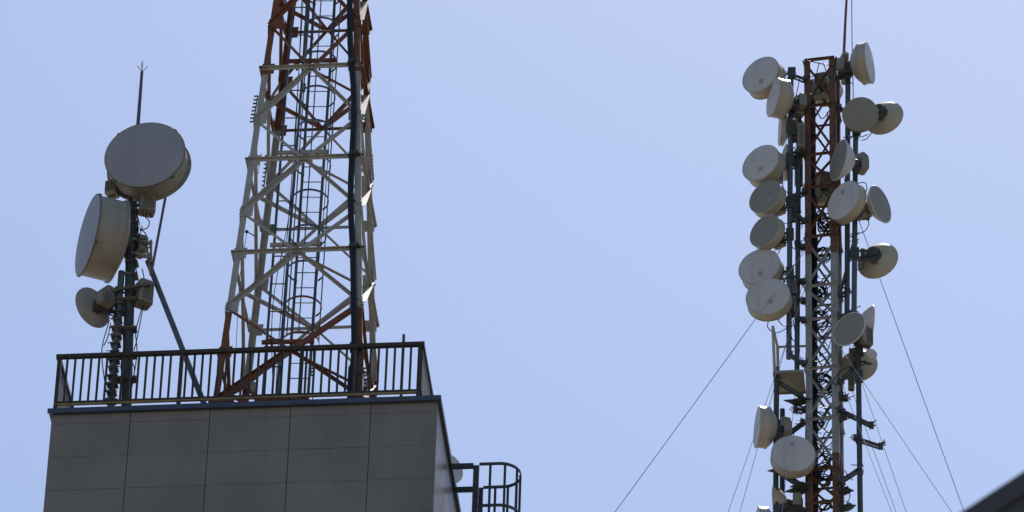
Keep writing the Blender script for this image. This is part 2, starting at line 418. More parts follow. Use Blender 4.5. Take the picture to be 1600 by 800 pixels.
for path in ([(213, 330), (218, 350), (222, 356), (212, 380)], [(222, 334), (233, 346), (230, 356), (218, 360)], [(218, 356), (228, 366), (226, 374), (216, 372)], [(214, 335), (216, 365), (210, 395), (214, 430)],
             [(222, 480), (217, 498), (212, 520), (214, 552), (207, 600), (203, 612)], [(224, 478), (214, 530), (209, 548)], [(171, 500), (160, 540), (160, 568), (166, 612)], [(173, 505), (168, 528), (162, 540)], [(190, 505), (193, 540), (189, 575), (196, 600)],
             [(222, 420), (225, 436), (221, 452), (225, 470)], [(180, 600), (172, 610), (176, 628)], [(202, 560), (210, 575), (207, 598)]):
    cable([PP(x, y, -.12) for x, y in path], .010, pt_)

dish(226.5, 242, 127, -14, YB+.15, 'largest round drum dish, high on the left roof pole below its lightning rod', depth=.27, back=.16, mount=(208, 285), mY=YP, side='shroud_old', face='radome_old', group=gp, flange=1.06, box=False)
dish(137.5, 367, 130, -76, YB+.35, 'large deep drum dish turned to the left, halfway up the left roof pole', depth=.36, back=.10, mount=(206, 370), mY=YP, group=gp, flange=1.03, side='shroud_old', face='radome_old')
dish(144, 481, 68, -142, YB+.45, 'small open dish seen from behind, lowest on the left roof pole', kind='bowl', depth=.10, back=.05, mount=(186, 484), mY=YP, side='shroud_old', face='radome_old', group=gp, hubr=.2, hubl=.3)
def radio(cx, cy, w, h, Yp, label, rot=0, parent=None, grp=None, depth=.12, tiltx=0.0, arm=None):
    c = P(cx, cy, Yp); k = ppm(c); hw = w/2/k; hh = h/2/k/math.cos(PITCH)*.92
    x = X*math.cos(R(rot))+Y*math.sin(R(rot)); y = -X*math.sin(R(rot))+Y*math.cos(R(rot)); z = (Z+x*tiltx).normalized()
    t = thing('radio_unit', label, 'radio unit', c-Z*hh, grp)
    m = MB()
    d = depth; ch = hw*.25
    pr = [(-hw+ch, -d), (hw-ch, -d), (hw, -d+ch), (hw, d-ch), (hw-ch, d), (-hw+ch, d), (-hw, d-ch), (-hw, -d+ch)]
    vs = [c+x*a+y*b-z*hh for a, b in pr]+[c+x*a+y*b+z*hh for a, b in pr]
    m.add(vs, [list(range(8)), list(range(8, 16))]+[[i, (i+1) % 8, 8+(i+1) % 8, 8+i] for i in range(8)])
    m.build('housing', 'box', t)
    m = MB()
    for i in range(6): m.obox(c+x*hw*(-.7+.28*i)-y*(d+.012), x*.005, y*.012, z*hh*.8)
    m.build('cooling_fins', 'box', t)
    m = MB()
    for i in (-.5, 0, .5): m.tube([c+x*hw*i-z*hh, c+x*hw*i-z*(hh+.05)], .016, 8)
    m.build('connectors', 'dkgalv', t)
    if arm:
        a = P(arm[0], arm[1], Yp); m = MB()
        m.bar(c+z*hh*.4, a+Z*.05, .04, .05); m.bar(c-z*hh*.4, a-Z*.08, .04, .05); m.build('arm', 'dkgalv', t)
    return t
radio(230, 322, 25, 24, YP-.1, 'small beige radio box under the largest drum dish', 20, arm=(210, 325))
radio(225, 460, 24, 36, YP+.02, 'beige radio box on the right of the roof pole at railing height above', 35, arm=(205, 458), depth=.14)
radio(176, 296, 18, 20, YP-.1, 'small radio housing tucked under the left of the largest drum dish', -20, arm=(205, 305))
radio(169, 465, 19, 28, YP-.02, 'grey radio box on the back of the lowest small dish of the roof pole', -40, arm=(186, 470), depth=.1)
dish(702, 731, 52, 35, YB+4.2, 'pale round dish half hidden behind the right side of the tiled building', depth=.22, back=.15, mount=(690, 735), group=None)
def mount_stub():
    a = P(690, 735, YB+4.2); single(MB().tube([Vector((a.x, a.y, ROOF)), a+Z*.3], .05, 12).build('short_pole', 'dkgalv', smooth=True), 'short roof pole carrying the half hidden dish behind the parapet', 'pole')
mount_stub()

# ---------------------------------------------------------------- big lattice tower on the roof
YT = YB+1.0
bl, br_ = P(321, 705, YT), P(565.5, 705, YT); z0t = (bl.z+br_.z)/2
W0 = br_.x-bl.x; CX0 = (bl.x+br_.x)/2; CYT = YT+W0/2
dl = .5
for _ in range(5):
    a, b = P(428, 0, YT+dl), P(560.5, 0, YT+dl); dl = (W0-(b.x-a.x))/2
W1 = b.x-a.x; CX1 = (a.x+b.x)/2; z1t = (a.z+b.z)/2
def half(z): return (W0+(W1-W0)*(z-z0t)/(z1t-z0t))/2
def cxa(z): return CX0+(CX1-CX0)*(z-z0t)/(z1t-z0t)
def corner(i, z):                     # 0 near-left 1 near-right 2 far-right 3 far-left
    h = half(z); sx, sy = ((-1, -1), (1, -1), (1, 1), (-1, 1))[i]; return Vector((cxa(z)+sx*h, CYT+sy*h, z))
def z_for(y):
    lo, hi = z0t-5, z0t+25
    for _ in range(40):
        m_ = (lo+hi)/2
        if proj(corner(0, m_))[1] > y: lo = m_
        else: hi = m_
    return lo
NODEY = [705, 551, 397, 252, 109, -32, -168, -300]
MIDY = [630, 481, 331, 187, 39, -98, -232]
LZ = [z_for(y) for y in NODEY]; MZ = [z_for(y) for y in MIDY]
LZ[0] = ROOF+.01
ZTOP_RED = LZ[4]; ZBOT_RED = MZ[1]
tw = thing('lattice_tower', 'tall red and white four legged lattice tower standing on the tiled building roof', 'tower', Vector((CX0, CYT, ROOF)))
def paint(z): return 'red' if (z >= ZTOP_RED-.02 or z < ZBOT_RED-.01) else 'white'
fn = [Vector((0, -1, 0)), Vector((1, 0, 0)), Vector((0, 1, 0)), Vector((-1, 0, 0))]     # face normals; face i joins corner i to i+1
for i in range(4):
    nA, nB = fn[i], fn[(i-1) % 4]             # the two outward normals at this corner
    zz = [(LZ[0], ZBOT_RED), (ZBOT_RED, ZTOP_RED), (ZTOP_RED, LZ[7])]
    leg = None
    for a_, b_ in zz:
        p, q = corner(i, a_), corner(i, b_-.003); d = (q-p).normalized(); m = MB(); wl = .10; t_ = .014
        L = (q-p).length/2; mid = (p+q)/2
        m.obox(mid-nB*(wl/2)+nA*(t_/2), d*L, nB*(wl/2), nA*(t_/2))
        m.obox(mid-nA*(wl/2)+nB*(t_/2), d*L, nA*(wl/2), nB*(t_/2))
        # splice sleeves and gussets at the joints
        for zj in LZ[1:]+MZ:
            if a_ <= zj < b_:
                cj = corner(i, zj)
                m.obox(cj-nB*.085+nA*.020, d*.12, nB*.115, nA*.005); m.obox(cj-nA*.085+nB*.020, d*.12, nA*.115, nB*.005)
                for u in (-.07, 0, .07): m.obox(cj+d*u-nB*.05+nA*.03, d*.014, nB*.014, nA*.009)
        o = m.build('leg', paint((a_+b_)/2), tw)
# bracing: a diamond on every face between two levels
def mid_h(i, z): return (corner(i, z)+corner((i+1) % 4, z))/2
for L in range(7):
    za, zm, zb_ = LZ[L], MZ[L], LZ[L+1]
    for i in range(4):
        n = fn[i]; a, b = corner(i, zm), corner((i+1) % 4, zm); off = n*-.004
        thick = {0: 1, 2: -1}.get(i, 0); bu = lambda q: (.058 if not thick else ((.084, .066)[i//2] if q == thick else (.052, .042)[i//2])); big = .06
        top = mid_h(i, zb_); bot = mid_h(i, za)
        cu = paint((zm+zb_)/2); cl_ = paint((za+zm)/2)
        wo = .055
        for e, sgn in ((a, 1), (b, -1)):
            lit = (i == 1 and sgn == 1)  # white paint stands in for sun glare on these braces, red bays included
            MB().angle(e+off, top+off, n, (.13 if L == 0 else .084) if (i == 0 and sgn == 1) else bu(sgn), .10 if lit else wo, side=sgn).build('diagonal_brace', 'white' if lit else cu, tw)
            if L > 0 or True: MB().angle(bot+off*2, e+off*2, n, (.13 if (i == 0 and L == 1 and sgn == -1) else bu(-sgn)), .05, side=sgn).build('diagonal_brace', cl_, tw)
    for i in range(4):
        n = fn[i]; a, b = corner(i, zb_), corner((i+1) % 4, zb_); e = (b-a).normalized()
        near_grey = (i == 0 or True) and L == 3
        cm = 'white' if (L == 3 and i == 0) else paint(zb_)
        MB().angle(a-e*.07+n*.028, b+e*.07+n*.028, n, .066, .05, side=1).build('horizontal_brace', cm, tw)
    if L < 6:
        for i in range(4):
            p, q = mid_h(i, zb_), mid_h((i+1) % 4, zb_)
            MB().angle(p-Z*.03, q-Z*.03, Z, .055, .05).build('plan_brace', paint(zb_+.01 if L != 3 else zb_-.1) if L != 3 else 'red', tw)
MB().bar(P(398, 626.5, YT+.1), P(483, 622.5, YT+.1), .12, .085).build('base_beam', 'red', tw)
MB().bar(P(326, 630, YT+.1), P(366, 628.5, YT+.1), .12, .05).build('base_beam', 'red', tw)
# access ladder with cage, cable ladder
YLd = CYT-.05
def TL(x, y, d=0): return P(x, y, YLd+d)
ld = MB().build('ladder', 'galv', tw) if False else None
lad = MB()
for xb, xt in ((489-.068*-0, 0), ):
    pass
def line_px(xa, ya, xb_, yb_): return lambda y: xa+(xb_-xa)*(y-ya)/(yb_-ya)
lL, lR = line_px(481, 150, 458, 491), line_px(513, 150, 490, 491)
def lad_pt(fn_, y, d=0): return TL(fn_(y), y, d)
o = MB().bar(lad_pt(lL, 665), lad_pt(lL, -60), .05, .022, Y).build('ladder', 'galv', tw)
ladder = o
MB().bar(lad_pt(lR, 665), lad_pt(lR, -60), .05, .022, Y).build('side_rail', 'galv', ladder)
y = 662.0
while y > -50:
    MB().tube([lad_pt(lL, y), lad_pt(lR, y)], .0105, 6).build('rung', 'galv', ladder, True); y -= 23.6
zlo, zhi = lad_pt(lL, 665).z, lad_pt(lL, -60).z
cage = None
ringY = [518, 462.5, 407, 351, 296, 241, 187, 134, 80, 27.5, -26]
Rc = .325
def cage_c(y):
    c = TL((lL(y)+lR(y))/2, y); return c
rings = []
for k, y in enumerate(ringY):
    # y is where the near edge of the hoop shows; its centre lies Rc behind that
    yy = y+Rc*.61*SC_B*.97
    cc = P((lL(yy)+lR(yy))/2-1, yy, YLd-Rc*.92)
    col_ = 'red' if k in (0, 1) or y < 20 else 'galv'
    m = MB(); N = 26; a0 = R(55)
    for j in range(N):
        a, b = R(-235)+R(290)*j/N, R(-235)+R(290)*(j+1)/N
        p = cc+X*math.cos(a)*Rc+Y*math.sin(a)*Rc; q = cc+X*math.cos(b)*Rc+Y*math.sin(b)*Rc
        m.bar(p, q, .008, .042)
    h = m.build('cage_hoop', col_, ladder); rings.append((cc, h))
for a in (-180, -225, -90, -45, 0, 40, -135):
    ca = [cc+X*math.cos(R(a))*(Rc-.012)+Y*math.sin(R(a))*(Rc-.012) for cc, _ in (rings[0], rings[-1])]
    if a in (-225, 40, -45): continue
    MB().bar(ca[0], ca[1], .022, .008, Y).build('cage_strap', 'galv', ladder)
clL, clR = line_px(446, 150, 411.5, 605), line_px(470, 150, 434, 605)
cl = MB().bar(TL(clL(665), 665, .12), TL(clL(-60), -60, .12), .045, .03, Y).build('cable_ladder', 'galv', tw)
MB().bar(TL(clR(665), 665, .12), TL(clR(-60), -60, .12), .045, .03, Y).build('side_rail', 'galv', cl)
y = 33+43.2*14.5
while y > -50: MB().tube([TL(clL(y)-1, y, .10), TL(clR(y), y, .10)], .014, 6).build('rung', 'galv', cl, True); y -= 43.2
for y, xa, xb_, cm in ((238, 433, 514, 'white'), (382, 422, 503, 'white'), (534, 409, 491, 'red'), (95, 446, 526, 'red'), (-45, 455, 536, 'red')):
    m = MB().bar(TL(xa, y+1, -.05), TL(xb_, y-1, -.05), .05, .07)
    for f in (.18, .62):
        xx = xa+(xb_-xa)*f; m.bar(TL(xx, y+2, -.05), TL(xx+4, y+15, .0), .03, .04, X)
    m.bar(TL(xa+4, y+9, .1), TL(xb_-3, y+8, .1), .03, .04)
    m.build('ladder_bracket', cm, tw)
# thick dark feeder in front of the near right leg
YFd = lambda y: corner(1, z_for(max(y, -200))).y-.07
fp = [(546, -60), (546.5, 0), (547, 56), (549, 97), (552.5, 140), (552.8, 187), (550.3, 241), (548.3, 285), (548.2, 330), (551, 385), (552.3, 440), (553.2, 495), (553.4, 546), (551.5, 575), (549.5, 612), (549, 660)]
pts = smooth_path([P(x, y, YFd(y)) for x, y in fp])
nn = len(pts); rad = [.056 if p.z > P(551, 570, YT).z else .082 for p in pts]
MB().tube(pts, rad, 14).build('feeder_cable', 'black', tw, True)
for x, y in ((549, 97), (550.3, 241), (551, 385), (553.4, 546)):
    m = MB(); c = P(x, y, YFd(y)); m.lathe(c, X, Y, Z, [(.068, -.04), (.072, -.02), (.072, .02), (.068, .04)], 16); m.obox(c+X*.09, X*.05, Y*.03, Z*.015); m.obox(c+X*.10, X*.02, Y*.10, Z*.02)
    m.build('feeder_clamp', 'dkgalv', tw, True)
def comb(x, y0, y1, dx, Yc, lean, n=8):
    m = MB()
    for k in range(n):
        y = y0+(y1-y0)*k/(n-1); xx = x+lean*k/(n-1); a = P(xx, y, Yc); b = P(xx+dx, y+.5, Yc)
        m.bar(a, b, .02, .022)
    m.bar(P(x, y0, Yc), P(x+lean, y1, Yc), .02, .02, Y)
    m.build('cable_clip_rack', 'dkgalv', tw)
Yn = CYT-.9
comb(403, 150, 190, -6, Yn, -7); comb(418, 243, 296, -4, CYT+.95, -6, 9); comb(578, 243, 279, 5, CYT+.9, 1, 8); comb(427, 352, 361, -4, YLd, -1, 3)
comb(343, 590, 617, -6, YT+.15, -3, 7); comb(439, 572, 585, -3, YLd, -1, 4); comb(477, 131, 143, -4, YLd, -1, 4); comb(486, 575, 586, 3, YLd, 0, 3); comb(566, 150, 186, 4, CYT+.7, 1, 8); comb(568, 575, 605, 4, YT, 1, 6)
# thin lines and the lamp hanging on the left side
cable([P(409, 240, CYT), P(402, 275, CYT), P(396, 308, CYT)], .006, tw)
cable([P(386, 362, CYT), P(380, 400, CYT), P(374, 445, CYT), P(368, 560, CYT), P(362, 640, CYT)], .006, tw)
MB().sphere(P(385.5, 362, CYT), .033).bar(P(386, 362, CYT), P(402, 371, CYT+.5), .02, .02).build('obstruction_lamp', 'lamp', tw, True)
for xs in ((463, 440), (516, 500)):
    cable([TL(xs[0]+10, -40, -.1), TL(xs[0]+2, 150, -.1), TL(xs[0]-9, 320, -.12), TL(xs[1]-14 if xs[1] == 440 else xs[1]-8, 480, -.1), TL(xs[1]-12, 650, -.1)], .008, tw)
for x, y0, y1 in ((452, -40, 660), (457, -40, 660)):
    cable([TL(x+24, y0, .18), TL(x+6, 250, .18), TL(x-14, 500, .18), TL(x-24, y1, .18)], .009, tw)

# ---------------------------------------------------------------- guyed mast
SC_M = 70.0
mc = CAM+ray(1284, 450)*(F/SC_M); YM = mc.y
PSI = R(6.5); ex = Vector((math.cos(PSI), -math.sin(PSI), 0)); ey = Vector((math.sin(PSI), math.cos(PSI), 0))
WM = 49/SC_M
nl = P(1259, 450, YM)
mcen = Vector((nl.x, nl.y, 0))+ex*WM/2+ey*WM/2
tiltx = 0.0
def mz(y):
    lo, hi = 20, 140
    for _ in range(44):
        m_ = (lo+hi)/2
        if proj(Vector((nl.x, nl.y, m_)))[1] > y: lo = m_
        else: hi = m_
    return lo
def mcor(i, z):
    sx, sy = ((-1, -1), (1, -1), (1, 1), (-1, 1))[i]; return Vector((mcen.x, mcen.y, z))+ex*sx*WM/2+ey*sy*WM/2
MY = [96, 168, 244, 295, 372, 449, 501, 578, 657, 736, 788, 865, 942, 1050, 1200, 1480]
MZs = [mz(y) for y in MY]
zmt = MZs[0]; zmb = MZs[-1]
ZR1, ZR2 = mz(399), mz(712)
mast = thing('guyed_mast', 'slender red and white lattice mast crowded with round dishes, right half of the photo', 'mast', Vector((mcen.x, mcen.y, zmb)))
mfn = [-ey, ex, ey, -ex]
def mpaint(z): return 'mast_red' if (z > ZR1 or z < ZR2) else 'mast_white'
for i in range(4):
    nA, nB = mfn[i], mfn[(i-1) % 4]
    for a_, b_ in ((zmb, ZR2), (ZR2, ZR1), (ZR1, zmt)):
        p, q = mcor(i, a_), mcor(i, b_-.003); m = MB(); wl = .135; t_ = .012; L = (q-p).length/2; mid = (p+q)/2
        m.obox(mid-nB*(wl/2)+nA*(t_/2), Z*L, nB*(wl/2), nA*(t_/2)); m.obox(mid-nA*(wl/2)+nB*(t_/2), Z*L, nA*(wl/2), nB*(t_/2))
        for zj in MZs:
            if a_ <= zj < b_ and zj > mz(900):
                for u in (-.12, -.04, .04, .12): m.obox(Vector((p.x, p.y, zj+u))-nB*.05+nA*.02, Z*.012, nB*.012, nA*.008)
        m.build('leg', mpaint((a_+b_)/2), mast)
for k, zk in enumerate(MZs):
    for i in range(4):
        n = mfn[i]; a, b = mcor(i, zk), mcor((i+1) % 4, zk)
        MB().angle(a+n*.022, b+n*.022, n, .075 if k == 0 else .062, .03).build('horizontal_brace', mpaint(zk-.01), mast)
for k in range(len(MZs)-1):
    zt_, zb_ = MZs[k]-.04, MZs[k+1]+.04
    for i in range(4):
        n = mfn[i]; c = mpaint((zt_+zb_)/2)
        if k > 11:
            MB().angle(mcor(i, zt_), mcor((i+1) % 4, zb_), n, .05, .03).build('diagonal_brace', c, mast); continue
        m = MB(); m.angle(mcor(i, zt_)-n*.004, mcor((i+1) % 4, zb_)-n*.004, n, .05, .03)
        m.angle(mcor(i, zb_)-n*.05, mcor((i+1) % 4, zt_)-n*.05, n, .05, .03)
        m.build('cross_brace', c, mast)
def QM(x, y, d=0): return P(x, y, YM+d)
# pipes around the mast
def mpipe(xt, yt, xb_, yb_, r, d, material='galv', cap=False):
    a, b = QM(xt, yt, d), QM(xb_, yb_, d)
    return MB().tube([b, a], r, 12).build('mounting_pipe', material, mast, True)
mpipe(1236, 108, 1232.5, 560, .062, -.1); mpipe(1248.5, 165, 1245, 596, .060, .15)
mpipe(1325, 108, 1323.5, 492, .062, .1); mpipe(1337, 200, 1334.5, 492, .062, -.1)
mpipe(1341, 548, 1345, 860, .062, -.1, 'dkgalv'); mpipe(1213.5, 575, 1211.5, 860, .062, -.2, 'dkgalv'); mpipe(1222.5, 640, 1222, 860, .058, .3, 'dkgalv')
mpipe(1321.5, 84, 1319, 130, .075, .1, 'white')
MB().tube([QM(1318.3, 90, .1), QM(1321, 30, .1), QM(1325, -40, .1)], [.034, .03, .024], 8).build('lightning_rod', 'red', mast, True)
MB().tube([QM(1333.5, 160, .1), QM(1331.2, 60, .1), QM(1330.5, -40, .1)], .012, 6).build('thin_whip', 'wire', mast, True)
# standoff arms with pipe clamps
def arm(xa, ya, xb_, yb_, d=0., w_=.07, material='dkgalv', star=True):
    a, b = QM(xa, ya, d), QM(xb_, yb_, d)
    m = MB().bar(a, b, w_, w_)
    m.bar(a-Z*.0+Y*.12, b+Y*.12, w_*.6, w_*.6)
    for e in ((a, b) if star else (b,)):
        sg = random.uniform(.16, .3); m.obox(e, X*.05, Y*.07, Z*.05)
        tl = random.uniform(-.35, .35); a1 = (X*math.cos(tl)+Y*math.sin(tl)+Z*random.uniform(-.12, .12)); b1 = (Y*math.cos(tl)-X*math.sin(tl))
        rh = [e-a1*sg, e-b1*.11, e+a1*sg, e+b1*.11]
        if w_ > .08: m.add([v+Z*.012 for v in rh]+[v-Z*.012 for v in rh], [(0, 1, 2, 3), (4, 5, 6, 7), (0, 1, 5, 4), (1, 2, 6, 5), (2, 3, 7, 6), (3, 0, 4, 7)])
        for q in range(8):
            v = Vector((random.uniform(-1, 1), random.uniform(-1, 1), random.uniform(-.5, .5))).normalized(); s = e+Vector((random.uniform(-.08, .08), 0, random.uniform(-.1, .1)))
            m.tube([s-v*.05, s+v*random.uniform(.06, .13)], .011, 5)
    return m.build('standoff_arm', material, mast)
random.seed(11)
for a in ((1258, 124, 1236, 116, 0), (1256, 175, 1236, 168, 0), (1256, 240, 1234, 238, 0), (1256, 300, 1234, 312, 0), (1256, 345, 1244, 330, 0), (1255, 386, 1245, 382, .1), (1255, 440, 1233, 428, 0), (1255, 470, 1233, 458, 0), (1255, 500, 1236, 486, 0), (1256, 568, 1233, 552, 0), (1256, 640, 1243, 640, .1),
          (1312, 118, 1325, 122, 0), (1312, 168, 1336, 182, 0), (1312, 300, 1335, 296, 0), (1312, 348, 1335, 338, 0), (1312, 460, 1335, 372, 0), (1312, 460, 1325, 455, .1), (1312, 495, 1335, 484, 0)):
    arm(*a, w_=.05)
for a in ((1252, 618, 1217, 596, -.2), (1254, 660, 1222, 684, .2), (1252, 758, 1216, 735, -.2), (1312, 596, 1340, 566, -.1), (1313, 640, 1362, 664, -.1), (1337, 684, 1376, 697, -.15), (1312, 752, 1343, 732, -.1), (1312, 620, 1322, 622, 0), (1254, 766, 1244, 766, 0), (1312, 768, 1322, 766, 0), (1254, 798, 1240, 798, 0), (1312, 792, 1326, 792, 0), (1254, 625, 1244, 628, 0), (1312, 655, 1320, 650, 0)):
    arm(*a, w_=.085 if a[1] in (766, 768, 625, 798, 792, 758) else .055)
# rest platform with handrail on the left
def platform():
    z = QM(1212, 583, -.3).z; a = QM(1209, 583, -.35); 
    x0, x1 = a.x, QM(1256, 583, -.35).x; y0, y1 = YM-.35, YM+.42
    m = MB().box(x0, x1, y0, y1, z-.02, z); m.box(x0, x1, y0-.02, y0-.001, z-.05, z+.02); m.box(x0, x1, y1+.001, y1+.02, z-.05, z+.02); m.box(x0-.02, x0-.001, y0, y1, z-.05, z+.02)
    m.build('platform', 'box', mast)
    m = MB(); t1 = QM(1207.5, 510, -.35); t2 = Vector((t1.x+.02, y1, t1.z-.02)); zt2 = t1.z
    m.tube([Vector((x0+.02, y0, z)), Vector((t1.x, y0, zt2))], .034, 8)
    m.tube([Vector((t1.x, y0, zt2)), Vector((t1.x+.06, y1, zt2))], .03, 8)
    m.tube([Vector((t1.x+.06, y1, zt2)), Vector((x0+.06, y1, z))], .034, 8)
    m.tube([Vector((t1.x+.06, y1, zt2)), Vector((x1, y1, zt2))], .028, 8)
    m.build('platform_handrail', 'white', mast, True)
platform()
# black cable tray and bundles inside the left legs
for x, y0, y1, w_, d in ((1270.5, 270, 900, .09, .3), (1266.5, 160, 900, .06, .4), (1263, 330, 900, .05, .55), (1274, 372, 520, .05, .25)):
    a, b = QM(x-.003*(y1-y0), y1, d), QM(x, y0, d)
    m = MB()
    for q in range(5):
        o_ = Vector((random.uniform(-w_, w_)*.5, random.uniform(-w_, w_), 0)); k_ = 14
        m.tube([a.lerp(b, t/k_)+o_+Vector((random.uniform(-.012, .012), random.uniform(-.012, .012), 0)) for t in range(k_+1)], .024+.01*random.random(), 6)
    m.build('cable_bundle', 'black', mast, True)
random.seed(21)
def coil(x, y, rx, d, n=4, tilt=0.5, r=.0135):
    c = QM(x, y, d); m = MB()
    for q in range(n):
        a = Vector((1, random.uniform(-.5, .5), random.uniform(-.4, .4))).normalized(); b = Vector((random.uniform(-.3, .3), random.uniform(-.6, .6), 1)).normalized()
        rr_ = rx/SC_M*random.uniform(.8, 1.1); o_ = Vector((random.uniform(-.03, .03), random.uniform(-.05, .05), random.uniform(-.05, .05)))
        m.tube([c+o_+a*math.cos(t*R(24))*rr_+b*math.sin(t*R(24))*rr_*1.15 for t in range(16)], r, 6, cap=False)
    m.build('cable_coil', 'black', mast, True)
for x, y, rx, n in ((1291, 348, 13, 7), (1283, 340, 9, 3), (1292, 357, 9, 3), (1284, 398, 11, 7), (1278, 455, 13, 8), (1276, 462, 8, 4), (1286, 600, 15, 7), (1289, 604, 10, 4), (1288, 738, 14, 8), (1288, 754, 9, 4), (1286, 722, 13, 3), (1276, 660, 13, 3), (1283, 500, 12, 2), (1290, 790, 10, 3), (1294, 178, 4, 1)):
    coil(x, y, rx, .25+random.uniform(-.1, .15), n)
# loose cables: inside the mast, then between the dishes and the mast
ys = [random.uniform(110, 335) for _ in range(8)]+[random.uniform(330, 800) for _ in range(44)]+[random.uniform(420, 680) for _ in range(22)]
for y in ys:
    x0, x1 = random.uniform(1262, 1275), random.uniform(1288, 1312); s_ = random.uniform(-30, 40)
    if random.random() < .4: x1 = random.uniform(1268, 1285); s_ = random.uniform(30, 60)
    dd = random.uniform(0, .55)
    cable([QM(x0, y, dd), QM((x0*2+x1)/3+random.uniform(-5, 5), y+random.uniform(4, 20)+s_*.3, dd), QM((x0+x1*2)/3, y+random.uniform(-6, 22)+s_*.6, dd), QM(x1, y+s_, dd)], random.choice((.010, .013, .016)), mast)
for path in ([(1222, 285), (1226, 297), (1237, 303), (1247, 300)], [(1212, 335), (1214, 344), (1226, 349), (1243, 345)], [(1330, 296), (1340, 287), (1352, 286), (1354, 298), (1346, 306)], [(1356, 340), (1357, 352), (1348, 363), (1328, 366)], [(1210, 392), (1214, 398), (1220, 388)],
             [(1201, 499), (1200, 512), (1214, 520), (1238, 508)], [(1214, 499), (1226, 510), (1240, 508)], [(1232, 510), (1238, 530), (1243, 530), (1240, 500)], [(1350, 400), (1349, 418), (1338, 422)], [(1300, 596), (1316, 578), (1342, 569)], [(1317, 215), (1330, 213), (1345, 214), (1356, 210)], [(1322, 195), (1340, 216), (1352, 218), (1362, 208)],
             [(1236, 385), (1247, 395), (1243, 412), (1234, 416)], [(1250, 120), (1246, 140), (1241, 160)], [(1325, 760), (1328, 775), (1322, 790)], [(1240, 670), (1242, 690), (1256, 700)], [(1333, 750), (1326, 745), (1320, 735)], [(1262, 95), (1285, 100), (1310, 105)], [(1280, 98), (1275, 120), (1272, 140)], [(1286, 98), (1294, 118), (1300, 122)]):
    cable([QM(x, y, -.15) for x, y in path], .011, mast)

D = dish; f = -.45
D(1188.5, 116.5, 66, -31, YM-.35, 'cream round dish, topmost at the upper left of the mast', mount=(1236, 116), mY=YM-.1, badge=(0.05, -.45))
D(1208.5, 152, 63, -70, YM-.5, 'narrow side-on dish with sunlit top rim just below the topmost left dish', mount=(1236, 168), mY=YM-.1, depth=.28, back=.2)
D(1219, 200, 56, -84, YM+.3, 'dish seen edge-on, mostly hidden under the narrow side-on dish at upper left', mount=(1236, 205), mY=YM-.1, depth=.1, back=.14, side='radome')
D(1188.5, 254.5, 66, -31, YM-.35, 'clean pale round dish with a grey patch, third down the left side of the mast', mount=(1233, 250), mY=YM-.1, badge=(0.0, -.4))
D(1233, 254, 58, 96, YM+.5, 'pale dish seen edge-on between the left pipes, behind the third left dish', mount=(1245, 254), mY=YM+.15, depth=.1, back=.1)
D(1195.5, 307.5, 59, -33, YM-.35, 'dull olive grey round dish on the left, directly above another olive one', mount=(1233, 318), mY=YM-.1, face='radome_dk', badge=(.35, -.4), depth=.24)
D(1195, 360.5, 58, -37, YM-.35, 'dull olive grey round dish on the left, just above the overlapping pair', mount=(1233, 368), mY=YM-.1, face='radome_dk', depth=.22)
D(1186.5, 417, 68, -18, YM-.15, 'bluish white dish on the left, upper one of the overlapping pair', mount=(1233, 428), mY=YM-.1, badge=(0.05, -.42), depth=.30)
D(1200, 463.5, 70, -10, YM-.6, 'bluish white dish, lower one of the overlapping left pair, crossed by a guy wire', mount=(1233, 478), mY=YM-.1, badge=(0.1, -.3), depth=.24)
D(1239.5, 709, 69, 3, YM-.55, 'broad frontal grey white dish low on the mast, beneath the rest platform', mount=(1222, 712), mY=YM-.1, badge=(-.05, .5), depth=.24)
D(1183.5, 667, 66, -80, YM-.3, 'deep drum dish turned left with sunlit top, low on the left of the mast', mount=(1213, 668), mY=YM-.2, depth=.24, back=.22)
D(1212, 789, 62, -100, YM+.1, 'dish seen from behind at the bottom edge, left of the mast', mount=(1214, 800), mY=YM-.2, kind='bowl', depth=.22, back=.1, side='backp')
D(1183, 824, 66, -82, YM-.3, 'dish cut by the bottom edge, only its sunlit top in view, left of the mast', mount=(1212, 820), mY=YM-.2, depth=.2, back=.22)
D(1358.5, 98, 66, 76, YM-.2, 'dish facing right with a bright sunlit top rim, at the mast top right corner', mount=(1325, 112), mY=YM+.1, depth=.2, back=.24)
D(1343.5, 178, 56, -12, YM-.55, 'dull olive grey frontal dish at the upper right, overlapping a dish seen from behind', mount=(1337, 190), mY=YM-.1, face='radome_dk', side='radome_dk', depth=.12, back=.2, tilt=16)
D(1382, 185, 62, 160, YM+.35, 'pale dish seen from behind at the upper right, partly behind the olive frontal dish', mount=(1337, 205), mY=YM-.1, kind='bowl', depth=.12, back=.12, side='backp', hubr=.34, hubl=.4, box=False)
D(1310.5, 250, 66, -66, YM-.6, 'grey bowl dish turned left, overlapping the right legs of the upper red section', mount=(1335, 256), mY=YM-.1, kind='bowl', depth=.24, back=.16, side='radome', face='radome_dk')
D(1318, 313, 68, -42, YM-.65, 'bluish white tilted dish overlapping the right legs beside a bowl dish facing right', mount=(1337, 318), mY=YM-.1, badge=(.0, .45), depth=.22, back=.16)
D(1375.5, 319, 62, 58, YM-.25, 'grey bowl dish facing right, standing out on the right at mid height', mount=(1337, 322), mY=YM-.1, kind='bowl', depth=.2, back=.12, side='radome', face='radome_dk')
D(1372, 408, 66, 160, YM+.2, 'large cream dish with dark hub, seen from behind, alone to the right of the mast', mount=(1335, 398), mY=YM-.1, kind='bowl', depth=.14, back=.12, side='backp', hubr=.36, hubl=.3, box=False)
D(1326.5, 514, 60, -33, YM-.6, 'dark olive dish with pale rim overlapping the right legs of the white section', mount=(1341, 545), mY=YM-.1, kind='bowl', depth=.14, back=.12, side='radome', face='radome_dk')
